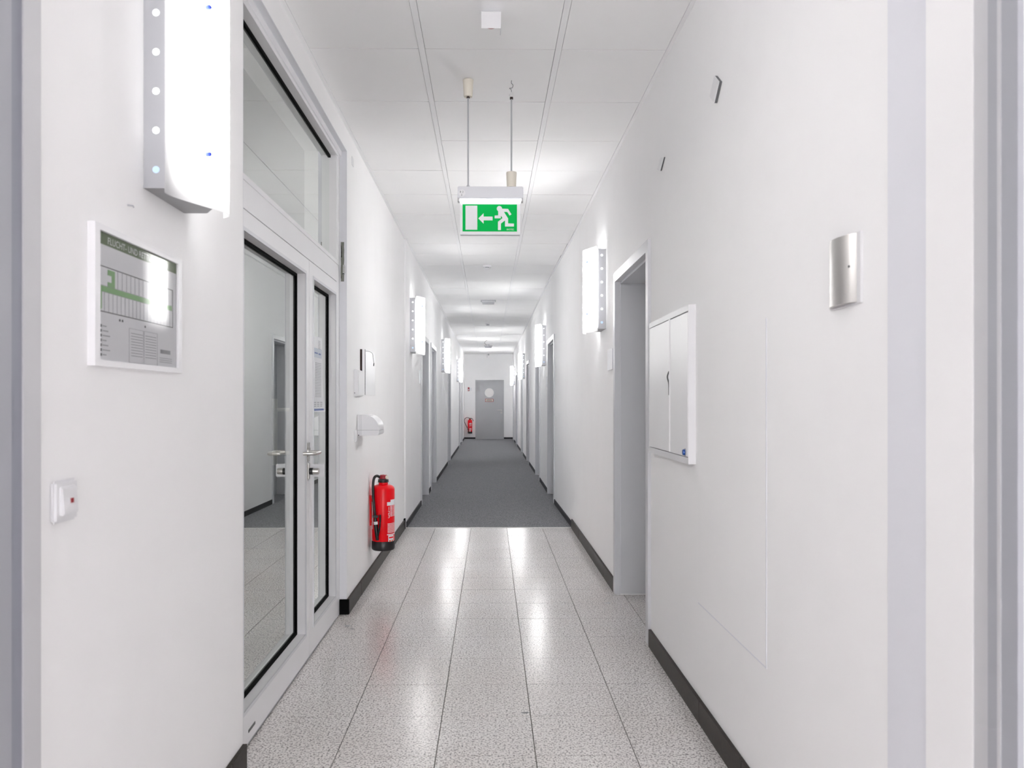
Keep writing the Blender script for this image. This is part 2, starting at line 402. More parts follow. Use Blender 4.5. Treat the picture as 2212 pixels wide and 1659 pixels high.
skirt('baseboard_left_far', 'l', gaps('l', 7.69, YE), XLF, .010, .058, 'skirt2', 'dark carpet skirting along the left wall', piece='skirting_strip')
rb = T('baseboard_right_far', 'dark carpet skirting along the right wall', 'baseboard', (XRF, 7.7, 0), kind='structure')
for a, c in gaps('r', 7.69, YE):
    ys = [a] + ([9.36] if a < 9.36 < c else []) + [c]
    for p, q in zip(ys[:-1], ys[1:]):
        rb.part('skirting_strip', B().prism([(xwall('r', p), p), (xwall('r', q), q), (xwall('r', q)-.010, q), (xwall('r', p)-.010, p)], 'z', 0, .058), 'skirt2')
eb = T('baseboard_back', 'black skirting on both sides of the end door', 'baseboard', (0, YE, 0), kind='structure')
eb.part('skirting_strip', B().box(XLF, EX0, YE-.01, YE, 0, .06), 'skirt2'); eb.part('skirting_strip', B().box(EX1, XRF, YE-.01, YE, 0, .06), 'skirt2')

# side doors in steel frames
ORD = ['nearest', 'second', 'third', 'fourth', 'fifth', 'sixth', 'seventh']
cnt = {'l': 0, 'r': 0}
dn = 2
for side, y0, y1 in sorted(DOORS, key=lambda d: d[1]):
    s = 1 if side == 'l' else -1; x = xwall(side, y0) if side == 'l' else xwall(side, y1)
    word = ORD[cnt[side]]; cnt[side] += 1; nm = {'l': 'left', 'r': 'right'}[side]
    lab = f'{word} grey steel framed office doorway in the {nm} wall'
    if side == 'r' and y0 < 5: lab = 'nearest deep grey doorway on the right beside the white cabinet, over tiles'
    t = T(f'door_{dn}', lab, 'door', (x, y0, 0), kind='structure'); dn += 1
    b = B(); p = x + s*.015; w = .055
    b.box(p, x, y0-w, y0, 0.004, DZ+w).box(p, x, y1, y1+w, 0.004, DZ+w).box(p, x, y0, y1, DZ, DZ+w)
    o1 = x - s*.022; o2 = x - s*TH
    b.box(p, o1, y0-.001, y0+.004, 0.004, DZ).box(p, o1, y1-.004, y1+.001, 0.004, DZ).box(p, o1, y0, y1, DZ-.004, DZ+.001)
    t.part('door_frame', b, 'frame')
    b = B()
    b.box(o1, o2, y0-.001, y0+.016, 0.012, DZ).box(o1, o2, y1-.016, y1+.001, 0.012, DZ).box(o1, o2, y0, y1, DZ-.016, DZ+.001)
    t.part('jamb_lining', b, 'frame')
    b = B(); q = o1 + s*.003
    b.box(o1, q, y1-.020, y1-.014, 0.012, DZ-.016).box(o1, q, y0+.014, y0+.020, 0.012, DZ-.016).box(o1, q, y0+.016, y1-.016, DZ-.020, DZ-.014)
    t.part('seal', b, 'frame2')
    lf = t.part('door_leaf', B().box(o2+s*.045, o2+s*.005, y0+.018, y1-.018, 0.006, DZ-.018), 'leaf')
    hx = o2 + s*.045
    hb = B().tube([(hx, y0+.10, 1.0), (hx+s*.05, y0+.10, 1.0), (hx+s*.05, y0+.22, 1.0)], .009, 8)
    t.part('handle', hb, 'steel', parent=lf)
    t.part('sill', B().box(x, o2, y0, y1, -.004, .001 if y0 < YS else .003), 'granite' if y0 < YS else 'carpet') if y0 > YS else None

# end door
t = T(f'door_{dn}', 'grey end door with round window and small sign closing the corridor', 'door', (0, YE, 0), kind='structure')
b = B().box(EX0-.02, EX0+.02, YE-.012, YE+.10, 0, EZ+.02).box(EX1-.02, EX1+.02, YE-.012, YE+.10, 0, EZ+.02).box(EX0+.02, EX1-.02, YE-.012, YE+.10, EZ-.02, EZ+.02)
t.part('door_frame', b, 'enddoor')
# leaf with a round hole
cx, cz, cr = .02, 1.555, .165; n = 40; b = B()
x0, x1, z0, z1 = EX0+.02, EX1-.02, .006, EZ-.02
ring = [(cx+cr*cos(2*pi*k/n), cz+cr*sin(2*pi*k/n)) for k in range(n)]
outer = []
for k in range(n):
    a = 2*pi*k/n; dx, dz = cos(a), sin(a); ts = []
    if dx > 1e-9: ts.append((x1-cx)/dx)
    if dx < -1e-9: ts.append((x0-cx)/dx)
    if dz > 1e-9: ts.append((z1-cz)/dz)
    if dz < -1e-9: ts.append((z0-cz)/dz)
    m_ = min(ts); outer.append((cx+dx*m_, cz+dz*m_))
corners = [(x1, z1), (x0, z1), (x0, z0), (x1, z0)]
fy, by = YE+.03, YE+.07
for k in range(n):
    k2 = (k+1) % n; A, C = outer[k], outer[k2]; extra = [c for c in corners if (abs(A[0]-c[0]) < 1e-6 or abs(A[1]-c[1]) < 1e-6) and (abs(C[0]-c[0]) < 1e-6 or abs(C[1]-c[1]) < 1e-6) and not (abs(A[0]-C[0]) < 1e-6 or abs(A[1]-C[1]) < 1e-6)]
    poly = [ring[k], A] + extra + [C, ring[k2]]
    for yy in (fy, by): b.add([(p[0], yy, p[1]) for p in poly], [tuple(range(len(poly)))])
    b.add([(ring[k][0], fy, ring[k][1]), (ring[k2][0], fy, ring[k2][1]), (ring[k2][0], by, ring[k2][1]), (ring[k][0], by, ring[k][1])], [(0, 1, 2, 3)])
lf = t.part('door_leaf', b, 'enddoor')
t.part('window_ring', B().lathe([(cr-.012, fy-.004), (cr+.012, fy-.004), (cr+.012, fy), (cr-.012, fy)], (cx, 0, cz), 40, 'y'), 'zinc', parent=lf)
t.part('window_pane', B().lathe([(0.0001, fy+.02), (cr, fy+.02)], (cx, 0, cz), 40, 'y'), 'glass', parent=lf)
sg = t.part('door_sign', B().box(cx-.14, cx+.14, fy-.006, fy, 1.25, 1.35), 'reddark')
t.part('sign_face', B().box(cx-.125, cx+.125, fy-.008, fy-.005, 1.263, 1.337), 'cream', parent=sg)
t.part('sign_print', B().box(cx-.085, cx+.085, fy-.0095, fy-.007, 1.308, 1.322).box(cx-.105, cx+.105, fy-.0095, fy-.007, 1.276, 1.290), 'ink', parent=sg)
hb = B().lathe([(0.0001, fy-.01), (.026, fy-.01), (.026, fy)], (.425, 0, .965), 16, 'y').tube([(.425, fy, .965), (.425, fy-.05, .965), (.29, fy-.05, .965)], .011, 8)
t.part('handle', hb, 'steel'); t.part('key_rosette', B().lathe([(0.0001, fy-.01), (.026, fy-.01), (.026, fy)], (.425, 0, .885), 16, 'y'), 'steel')
# room glimpsed through the round window
vb = B().box(-1.2, 1.2, YE+1.6, YE+1.7, 0, H).box(-1.2, -1.1, YE+.2, YE+1.6, 0, H).box(1.1, 1.2, YE+.2, YE+1.6, 0, H).box(-1.2, 1.2, YE+.2, YE+1.7, H, H+.1).box(-1.2, 1.2, YE+.2, YE+1.7, -.1, 0)
tag(vb.make('wall_lobby', 'wall'), 'white lobby seen through the round window of the end door', 'wall', kind='structure')
tag(B().box(-.3, .3, YE+.5, YE+1.1, H-.03, H-.001).make('lobby_fill', 'lobbyfill'), 'unseen light panel added to brighten the lobby behind the end door', 'light')  # added out of view, brightens what the round window shows

# glazed double door in the left wall
XF = -.877; XG = -.917
g = T('door_1', 'white aluminium framed glass double door with transom light', 'door', (XF, 3.6, 0), kind='structure')
def ring_frame(y0, y1, z0, z1, iy0, iy1, iz0, iz1, xa, xb):
    return B().box(xa, xb, y0, iy0, z0, z1).box(xa, xb, iy1, y1, z0, z1).box(xa, xb, iy0, iy1, z0, iz0).box(xa, xb, iy0, iy1, iz1, z1)
# outer frame and transom
fr = ring_frame(GY0, GY1-.001, 0, GZ, GY0+.05, 4.475, .0, 2.685, XF, XF-.07)
fr.box(XF, XF-.07, GY0+.05, 4.475, 1.945, 2.058)
g.part('outer_frame', fr, 'alu')
g.part('head_strip', B().box(XF, XF+.012, GY0, GY1-.001, 2.69, GZ), 'alu')
# reveal lining
g.part('reveal', B().box(XL, XF, GY1-.004, GY1, .088, GZ).box(XL, XF, GY0, GY0+.004, 0, GZ).box(XL, XF, GY0, GY1, GZ-.004, GZ), 'frame2')
# transom light pane
def pane(parent, y0, y1, z0, z1):
    gk = .014
    g.part('gasket', ring_frame(y0-.002, y1+.002, z0-.002, z1+.002, y0+gk, y1-gk, z0+gk, z1-gk, XG+.006, XG-.004), 'black', parent=parent)
    g.part('glass_pane', B().add([(XG-.002, y0+gk-.001, z0+gk-.001), (XG-.002, y1-gk+.001, z0+gk-.001), (XG-.002, y1-gk+.001, z1-gk+.001), (XG-.002, y0+gk-.001, z1-gk+.001)], [(0, 1, 2, 3)]), 'glass', parent=parent)
tl = g.part('transom_frame', ring_frame(GY0+.05, 4.525, 2.045, 2.70, 2.76, 4.49, 2.066, 2.672, XF+.004, XG-.02), 'alu')
pane(tl, 2.76, 4.49, 2.066, 2.672)
# leaves
l1 = g.part('door_leaf', ring_frame(GY0+.03, 3.772, .012, 1.938, 2.76, 3.695, .143, 1.860, XF+.004, XG-.03), 'alu')
pane(l1, 2.76, 3.695, .143, 1.860)
l2 = g.part('door_leaf', ring_frame(3.778, 4.478, .012, 1.938, 3.865, 4.42, .143, 1.860, XF+.004, XG-.03), 'alu')
pane(l2, 3.865, 4.42, .143, 1.860)
for lf, a, c in ((l1, 2.76, 3.695), (l2, 3.865, 4.42)):
    g.part('glazing_bead', ring_frame(a-.014, c+.014, .129, 1.874, a, c, .143, 1.860, XF+.008, XF+.003), 'frame2', parent=lf)
# black joint between leaf heads and transom
g.part('joint_seal', B().box(XF-.012, XF-.02, GY0+.05, 4.475, 1.936, 1.948).box(XF-.008, XF-.03, 3.771, 3.779, .012, 1.938), 'black')
g.part('gap_shadow', B().box(XF-.01, XF-.05, GY0+.03, 4.478, 0, .013), 'black')  # black strip paints the shadow in the gap under the leaves
# lever, cylinder, pull bar
yl, zl = 3.745, 1.008
hb = B().lathe([(0.0001, XF+.013), (.024, XF+.013), (.026, XF+.004)], (0, yl, zl), 20, 'x')
hb.prism([(yl-.014, zl-.045), (yl+.014, zl-.045), (yl+.014, zl+.045), (yl-.014, zl+.045)], 'x', XF+.003, XF+.011)
hb.tube([(XF+.01, yl, zl), (XF+.058, yl, zl), (XF+.064, yl-.006, zl), (XF+.066, yl-.02, zl), (XF+.066, yl-.11, zl), (XF+.064, yl-.12, zl), (XF+.056, yl-.125, zl), (XF+.012, yl-.125, zl)], .0085, 12)
g.part('lever_handle', hb, 'steel', parent=l1, smooth=True)
zk = .915
g.part('lock_rosette', B().prism([(yl-.016, zk-.04), (yl+.016, zk-.04), (yl+.016, zk+.04), (yl-.016, zk+.04)], 'x', XF+.003, XF+.013), 'steel', parent=l1, bevel=.003)
g.part('lock_collar', B().lathe([(0.0001, XF+.030), (.0165, XF+.030), (.0165, XF+.013), (0.0001, XF+.013)], (0, yl, zk), 24, 'x'), 'blackp', parent=l1, smooth=True)
g.part('lock_knob', B().lathe([(0.0001, XF+.058), (.0135, XF+.058), (.015, XF+.056), (.015, XF+.030)], (0, yl, zk), 24, 'x'), 'steel', parent=l1, smooth=True)
g.part('lock_cover', B().box(XF+.012, XF+.075, yl+.034, yl+.05, zk-.03, zk+.032), 'white', parent=l2, bevel=.003)
pb = B().tube([(-1.03, 3.74, .945), (-1.03, 3.74, 1.265)], .0125, 14).tube([(-1.03, 3.74, 1.212), (XG-.03, 3.74, 1.212)], .009, 10).tube([(-1.03, 3.74, 1.004), (XG-.03, 3.74, 1.004)], .009, 10)
g.part('pull_bar', pb, 'pullbar', parent=l1, smooth=True)
g.part('maker_plate', B().box(XF+.0045, XF+.006, 2.82, 2.90, .048, .058), 'ink', parent=l1)

# notice taped to the inside of the narrow leaf
t = T('paper_notice', 'white printed paper notice with blue bands taped to the narrow glass leaf', 'notice', (XG+.002, 4.1, 1.4))
NX = XG+.0012
sh2 = t.part('sheet', B().add([(NX, 3.885, 1.197), (NX+.0015, 4.318, 1.197), (NX+.001, 4.270, 1.360), (NX, 4.258, 1.597), (NX, 3.885, 1.597)], [(0, 1, 2, 3, 4)]), 'paper')
def nb(y0, y1, z0, z1, m, nm): t.part(nm, B().box(NX+.0016, NX+.0021, y0, y1, z0, z1), m, parent=sh2)
t.part('blue_band', B().box(NX+.0012, NX+.0018, 3.90, 4.250, 1.485, 1.535), 'pale', parent=sh2); nb(3.90, 4.300, 1.203, 1.213, 'bluep', 'blue_band')
nb(4.075, 4.150, 1.505, 1.512, 'bluep', 'heading'); nb(4.17, 4.225, 1.503, 1.511, 'bluep', 'heading')
for k in range(6): nb(4.165, 4.215, 1.575-.008*k, 1.578-.008*k, 'inkl', 'text_line')
for k in range(22): nb(4.09, 4.235, 1.455-.0085*k, 1.4575-.0085*k, 'inkl', 'text_line')
for k in range(3):
    for q in range(3): nb(4.06+.075*q, 4.11+.075*q, 1.245-.010*k, 1.249-.010*k, 'inkl', 'text_line')
t.part('tape', B().box(XG+.004, XG+.0045, 4.30, 4.335, 1.198, 1.205), 'paper')

# portal frame beside the camera
pr = T('trim_1', 'grey lacquered door frame edge at the right border of the view', 'door frame', (XR, 1.2, 0), kind='structure')
pr.part('paint_band', B().box(XR-.002, XR, 1.449, 1.597, 0, H), 'wall2')
pr.part('frame_face', B().box(XR-.006, XR, 1.308, 1.449, 0, H), 'wall')
pr.part('frame_edge', B().box(XR-.004, XR, 1.262, 1.308, 0, H), 'portal2')
pr.part('steel_profile', B().box(XR-.010, XR, 1.236, 1.262, 0, H), 'portal')
pr.part('steel_profile', B().box(XR-.010, XR, 1.19, 1.228, 0, H), 'portal')
pr.part('seal', B().box(XR-.012, XR, 1.228, 1.236, 0, H), 'portal2')
pl = T('trim_2', 'grey lacquered door frame edge at the left border of the view', 'door frame', (XL, 1.2, 0), kind='structure')
pl.part('frame_edge', B().box(XL, XL+.008, 1.386, 1.44, 0, H), 'portal2')
pl.part('steel_profile', B().box(XL, XL+.005, 1.352, 1.386, 0, H), 'portal3')
pl.part('seal', B().box(XL, XL+.008, 1.19, 1.352, 0, H), 'portal')

# ------------------------------------------------------------------ wall lamps
def lamp_proto():
    """local: wall plane x=0, lamp grows to +x, y runs away from the viewer, z from the bottom"""
    root = thing('wall_lamp', 'x', 'lamp')
    Hh = .565
    def sheet(o):
        pts = [(.064-o*.5, -.028), (.065-o, -.012), (.070-o, .012), (.083-o, .045), (.102-o, .085), (.121-o, .125), (.136-o, .158), (.142-o, .18), (.141-o, .198), (.132-o, .217), (.117-o, .231)]
        return [(p.x, p.y) for p in bez([(a, b, 0) for a, b in pts], 30)]
    b = B(); A = sheet(0); C = sheet(.004)
    b.prism(A + C[::-1], 'z', -.018, Hh+.022)
    b.make('diffuser', 'diff', root, smooth=True)
    prof = [(0, 0)] + [(p[0], p[1]) for p in bez([(.054, 0, 0), (.072, .055, 0), (.101, .11, 0), (.117, .155, 0), (.117, .172, 0), (.107, .188, 0), (.090, .208, 0), (.066, .245, 0)], 24)] + [(.060, .25), (0, .25)]
    b = B(); b.prism(prof, 'z', 0, .006); b.make('bottom_plate', 'lampshaded', root)
    b = B(); b.prism(prof, 'z', Hh-.006, Hh); b.make('top_plate', 'lampmetal', root)
    b = B(); b.box(.0, .056, 0, .003, .004, Hh-.004).box(0, .06, .247, .25, .004, Hh-.004).box(0, .003, .003, .247, .004, Hh-.004).box(.0, .060, -.002, .002, 0, .007).box(.0, .060, -.002, .002, Hh-.007, Hh)
    b.make('housing', 'lampmetal', root)
    for k in range(6):
        z = .045 + k*(Hh-.09)/5
        B().lathe([(0.0001, -.0008), (.0085, -.0008), (.0085, .001)], (.030, 0, z), 18, 'y').make('hole_glow_disc', 'holeb' if k in (0,) else 'hole', root)  # glowing discs stand in for lamp light coming through the holes
    for z in (.115, .49):
        for x, y, nx, ny in ((.120, .102, 1, -.35), (.124, .222, .6, .8)):
            n = Vector((nx, ny, 0)).normalized(); p = Vector((x, y, z))
            B().tube([p-n*.006, p+n*.004, p+n*.007], [.0062, .0062, .004], 12).make('stud', 'blue', root, smooth=True)
    # area light added above the closed top plate to brighten the ceiling
    ld = bpy.data.lights.new('uplight', 'AREA'); ld.shape = 'RECTANGLE'; ld.size = .07; ld.size_y = .2; ld.energy = UP
    lo = bpy.data.objects.new('uplight', ld); COL.objects.link(lo); lo.parent = root
    lo.location = (.045, .12, Hh+.004); lo.rotation_euler = (pi, 0, 0)
    return root
def copy_tree(o, parent=None):
    c = o.copy(); COL.objects.link(c)
    if parent is not None: c.parent = parent
    for ch in [k for k in o.children]: copy_tree(ch, c)
    return c
proto = lamp_proto(); ZL = 1.767
GLOW = [.38, .86, .54, .95, .76, .92, 1.3, 2.1]
LAMPS = [('l', 1.883, 'large glowing wall lamp above the escape plan'),
         ('r', 5.465, 'nearest glowing wall lamp on the right, beside the deep doorway'),
         ('l', 8.06, 'second glowing wall lamp along the left wall, before the first office doorway'),
         ('r', 10.93, 'second glowing wall lamp along the right wall, past the first carpeted doorway'),
         ('l', 13.4, 'third glowing wall lamp along the left wall'),
         ('r', 17.3, 'third glowing wall lamp along the right wall'),
         ('l', 19.8, 'farthest glowing wall lamp on the left wall'),
         ('r', 23.7, 'farthest glowing wall lamp on the right wall')]
kids = list(proto.children)
for i, (s, y, lab) in enumerate(LAMPS):
    if i == 0: o = proto
    else:
        o = proto.copy(); COL.objects.link(o)
        for k in kids:
            c = k.copy(); COL.objects.link(c); c.parent = o
    for k in o.children:
        if k.name.startswith('diffuser'): k.color = (GLOW[i],)*3 + (1,)
    x = xwall(s, y) if s == 'l' else xwall(s, y+.2)
    o.location = (x, y, ZL); o.scale = (1 if s == 'l' else -1, 1, 1)
    tag(o, lab, 'lamp', 'wall lamps with curved white diffusers')

# ------------------------------------------------------------------ escape route sign
SY = 3.85
t = T('exit_sign', 'green running man escape sign hanging from the ceiling on two rods', 'sign', (0.008, SY, H))
x0, x1 = -.155, .172
hs = t.part('housing', B().box(x0, x1, SY, SY+.05, 2.262, 2.322), 'zinc', bevel=.004)
hs.data.materials[0] = M['frame2']
t.part('light_strip', B().box(x0+.012, x1-.012, SY+.008, SY+.042, 2.248, 2.262), 'strip')
t.part('end_clip', B().box(x0, x0+.010, SY+.004, SY+.046, 2.250, 2.262), 'clear'); t.part('end_clip', B().box(x1-.010, x1, SY+.004, SY+.046, 2.250, 2.262), 'clear')
t.part('acrylic_panel', B().box(x0+.012, x1-.014, SY+.018, SY+.026, 2.086, 2.250), 'signwhite')
t.part('lower_rail', B().box(x0+.014, x1-.016, SY+.014, SY+.030, 2.082, 2.087), 'zinc')
gx0, gx1, gz0, gz1 = x0+.0245, x1-.0305, 2.101, 2.2365
gp = t.part('green_field', B().box(gx0, gx1, SY+.0165, SY+.0185, gz0, gz1), 'signgreen')
def sx(px): return gx0 + (px-225)/(1640-225)*(gx1-gx0)
def sz(py): return gz1 - (py-712)/(1402-712)*(gz1-gz0)
def flat(poly, y0=SY+.0160, y1=SY+.0172): return B().prism([(sx(a), sz(b_)) for a, b_ in poly], 'y', y0, y1)
t.part('door_symbol', flat([(302, 747), (608, 747), (608, 1360), (302, 1360)]), 'signwhite', parent=gp)
t.part('arrow', flat([(635, 1072), (772, 940), (772, 1025), (1005, 1025), (1005, 1120), (772, 1120), (772, 1204)]), 'signwhite', parent=gp)
t.part('figure_head', flat([(1182+68*cos(a*pi/16), 822+68*sin(a*pi/16)) for a in range(32)], SY+.0155), 'signwhite', parent=gp)
t.part('figure', flat([(1150, 885), (1150, 992), (1060, 998), (1060, 1068), (1220, 1068), (1222, 1000), (1262, 1060), (1145, 1155), (1145, 1365), (1222, 1365), (1222, 1200), (1328, 1120), (1330, 1275), (1560, 1275), (1560, 1200), (1408, 1197), (1408, 1070), (1300, 902), (1385, 905), (1448, 995), (1495, 965), (1408, 828), (1250, 822)]), 'signwhite', parent=gp)
vs, fs = text2d('INOTEC', .0115)
w_ = max(v[0] for v in vs); k = (sx(1560)-sx(1372))/w_
t.part('lettering', B().add([(sx(1372)+v[0]*k, SY+.0158, sz(1370)+v[1]) for v in vs], fs), 'signwhite', parent=gp)
st = t.part('number_sticker', B().lathe([(0.0001, SY-.0012), (.0175, SY-.0012), (.0175, SY)], (x0+.022, 0, 2.288), 28, 'y'), 'white', parent=hs)
for txt, dx, dz in (('8', -.011, .001), ('2', .001, .001), ('2', -.005, -.014)):
    vs, fs = text2d(txt, .014)
    t.part('digit', B().add([(x0+.022+dx+v[0], SY-.0018, 2.288+dz+v[1]) for v in vs], fs), 'ink', parent=hs)
for rx in (-.103, .114):
    top = H-.07 if rx < 0 else 2.765
    t.part('rod', B().tube([(rx, SY+.025, 2.32), (rx, SY+.025, top)], .0042, 10), 'zinc', smooth=True)
    t.part('rod_nut', B().tube([(rx, SY+.025, 2.320), (rx, SY+.025, 2.332)], .0075, 8), 'zinc')
t.part('ceiling_cup', B().lathe([(.027, H-.001), (.0255, H-.02), (.0225, H-.078), (.020, H-.084), (0.004, H-.084)], (-.103, SY+.025, 0), 28), 'cream', smooth=True)
t.part('sliding_cup', B().lathe([(0.004, 2.398), (.026, 2.398), (.0262, 2.393), (.023, 2.3235), (0.004, 2.3235)], (.114, SY+.025, 0), 28), 'cream', smooth=True)
t.part('rod_collar', B().tube([(-.103, SY+.025, H-.09), (-.103, SY+.025, H-.08)], .008, 12), 'wood')
t.part('rod_collar', B().tube([(.114, SY+.025, 2.765), (.114, SY+.025, 2.775)], .008, 12), 'wood')
t.part('terminal', B().box(.106, .122, SY+.018, SY+.032, 2.775, 2.797).box(.103, .108, SY+.02, SY+.03, 2.785, 2.792), 'clear')
hk = bez([(.114, SY+.025, 2.797), (.113, SY+.025, 2.812), (.104, SY+.025, 2.820), (.117, SY+.025, 2.822), (.122, SY+.025, 2.835), (.114, SY+.025, 2.846), (.115, SY+.025, H)], 30)
t.part('hook', B().tube(hk, .0015, 6), 'ink', smooth=True)

# motion sensor box at the top of the view
t = T('ceiling_sensor', 'small square white sensor box on the ceiling in front of the exit sign', 'sensor', (.012, 3.2, H))
bx = t.part('box', B().prism([(3.170, 2.780), (3.125, 2.825), (3.19, H), (3.245, H)], 'x', -.030, .050), 'white')
t.part('lens', B().lathe([(0.0001, 2.8030), (.015, 2.8038), (.021, 2.807), (.021, 2.830)], (.010, 3.212, 0), 24), 'reddark', smooth=True)
t.part('pull_cord', B().tube([(.049, 3.17, 2.782), (.048, 3.17, 2.752)], .0012, 6), 'zinc')

# smoke detectors, ceiling lights, loose cable
def smoke(x, y, lab):
    t = T('smoke_detector', lab, 'detector', (x, y, H), 'smoke detectors on the corridor ceiling')
    t.part('base', B().lathe([(.052, H), (.052, H-.014), (.046, H-.020), (0.0001, H-.020)], (x, y, 0), 28), 'white', smooth=True)
    t.part('grille', B().lathe([(.034, H-.020), (.034, H-.034)], (x, y, 0), 16), 'inkl')
    t.part('cap', B().lathe([(.040, H-.034), (.036, H-.044), (.012, H-.052), (0.0001, H-.053)], (x, y, 0), 28), 'white', smooth=True)
    for k in range(4):
        a = k*pi/2+.78; t.part('rib', B().box(x+.038*cos(a)-.004, x+.038*cos(a)+.004, y+.038*sin(a)-.004, y+.038*sin(a)+.004, H-.036, H-.018), 'white')
smoke(-.018, 9.15, 'nearest white smoke detector on the corridor ceiling')
smoke(-.015, 15.9, 'middle white smoke detector on the corridor ceiling')
smoke(-.015, 21.6, 'farthest white smoke detector on the corridor ceiling')
def clight(x, y, lab):
    t = T('emergency_light', lab, 'light', (x, y, H), 'slim emergency lights on the corridor ceiling')
    t.part('mounting_plate', B().box(x-.12, x+.12, y-.05, y+.09, H-.014, H), 'zinc')
    t.part('lamp_body', B().prism([(x-.10, H-.014), (x+.10, H-.014), (x+.092, H-.055), (x-.092, H-.055)], 'y', y-.04, y+.06), 'zinc')
    t.part('lamp_trim', B().box(x-.105, x+.105, y-.045, y+.065, H-.022, H-.014), 'white')
clight(-.005, 12.3, 'nearer slim emergency light on the corridor ceiling')
clight(-.012, 22.3, 'farther slim emergency light on the corridor ceiling')
tag(B().tube(bez([(-.04, 20.2, H), (-.10, 20.2, H-.05), (-.10, 20.2, H-.09), (-.05, 20.2, H-.13)], 12), .004, 6).make('loose_cable', 'wood', smooth=True), 'thin loose cable hanging from the ceiling near the corridor end', 'cable')
tag(B().box(-.03, .02, YE-.06, YE-.001, H-.05, H-.004).box(-.055, -.047, YE-.012, YE-.002, H-.13, H-.004).make('ceiling_contact', 'zinc', bevel=.002), 'tiny grey contact box above the end door at the ceiling', 'sensor')

# ------------------------------------------------------------------ left wall items
# escape plan
py0, py1, pz0, pz1 = 1.621, 2.078, 1.326, 1.627
t = T('escape_plan', 'framed escape and rescue plan on the left wall below the large lamp', 'plan', (XL, 1.85, 1.47))
fw = .022
b = B()
def rail(pa, pb):  # rounded aluminium rail profile in a plane
    return b.tube([pa, pb], .010, 8)
t.part('frame', ring_frame(py0, py1, pz0, pz1, py0+fw, py1-fw, pz0+fw*.6, pz1-fw*.6, XL, XL+.016), 'alu')
sh = t.part('sheet', B().box(XL, XL+.008, py0+fw-.002, py1-fw+.002, pz0+.01, pz1-.01), 'paper')
XS = XL+.0082
def mark(y0, y1, z0, z1, m, nm='print', th=.0003, P=None):
    return t.part(nm, B().box(XS-.0002, XS+th, y0, y1, z0, z1), m, parent=sh)
def marks(lst, m, nm, th=.0003):
    b = B()
    for y0, y1, z0, z1 in lst: b.box(XS-.0002, XS+th, y0, y1, z0, z1)
    o = t.part(nm, b, m, parent=sh)
    if len(lst) > 1: o['kind'] = 'stuff'
    return o
IY0, IY1 = py0+fw, py1-fw
marks([(IY0, IY1, 1.588, pz1-.012)], 'greenh', 'header')
vs, fs = text2d('FLUCHT- UND RETTUNGSPLAN', .021)
t.part('header_text', B().add([(XS+.0006, IY0+.045+v[0]*1.05, 1.5925+v[1]) for v in vs], fs), 'paper', parent=sh)
marks([(1.690, 1.722, 1.525, 1.537), (1.708, 1.722, 1.510, 1.525), (1.690, 1.722, 1.499, 1.510), (1.664, 2.03, 1.487, 1.499), (1.650, 1.660, 1.446, 1.456), (1.660, 1.664, 1.45, 1.499)], 'greenp', 'escape_route')
L = []
for z in (1.541, 1.444): L.append((1.650, 2.035, z-.0009, z+.0009))
for y in (1.650, 2.035): L.append((y-.0009, y+.0009, 1.444, 1.541))
marks(L, 'ink', 'building_outline', .0004)
L = [(1.650, 2.035, 1.4995, 1.5003), (1.664, 2.035, 1.4862, 1.487)]
y = 1.735
while y < 2.03: L.append((y, y+.0007, 1.500, 1.541)); y += .021
y = 1.675
while y < 2.03: L.append((y, y+.0007, 1.444, 1.4865)); y += .019
marks(L, 'inkl', 'room_lines', .0004)
L = [(1.655, 1.664, 1.413-.0103*k-.003, 1.413-.0103*k+.003) for k in range(7)]
marks(L, 'ink', 'legend_symbol')
L = [(1.668, 1.668+.016+.008*((k*7) % 3), 1.413-.0103*k-.001, 1.413-.0103*k+.001) for k in range(7)]
L += [(1.80, 1.86, 1.408-.0065*k, 1.4095-.0065*k) for k in range(9)] + [(1.875, 1.935, 1.408-.0065*k, 1.4095-.0065*k) for k in range(9)]
for y0 in (1.790, 1.868):
    L += [(y0, y0+.074, 1.419, 1.4197), (y0, y0+.074, 1.340, 1.3407), (y0, y0+.0007, 1.34, 1.419), (y0+.0733, y0+.074, 1.34, 1.419)]
L += [(1.955, 2.03, 1.36-.005*k, 1.3612-.005*k) for k in range(3)]
marks(L, 'inkl', 'small_print')
marks([(1.96, 2.02, 1.372, 1.382)], 'inkl', 'oval_stamp')
marks([(1.742, 1.748, 1.430, 1.435), (1.755, 1.761, 1.430, 1.435), (1.87, 1.876, 1.428, 1.433)], 'ink', 'scale_mark')
gm = bpy.data.materials.new('plan_glazing'); gm.use_nodes = True; nt = gm.node_tree; nt.nodes.remove(nt.nodes['Principled BSDF'])
tr = nt.nodes.new('ShaderNodeBsdfTransparent'); gl = nt.nodes.new('ShaderNodeBsdfGlossy'); gl.inputs['Roughness'].default_value = .04
fz = nt.nodes.new('ShaderNodeFresnel'); fz.inputs[0].default_value = 1.16; mx = nt.nodes.new('ShaderNodeMixShader')
nt.links.new(fz.outputs[0], mx.inputs[0]); nt.links.new(tr.outputs[0], mx.inputs[1]); nt.links.new(gl.outputs[0], mx.inputs[2]); nt.links.new(mx.outputs[0], nt.nodes['Material Output'].inputs[0])
bpy.data.objects['window_pane'].data.materials[0] = gm
t.part('glazing', B().add([(XL+.0100, py0+fw-.001, pz0+.012), (XL+.0100, py1-fw+.001, pz0+.012), (XL+.0100, py1-fw+.001, pz1-.012), (XL+.0100, py0+fw-.001, pz1-.012)], [(0, 1, 2, 3)]), gm)

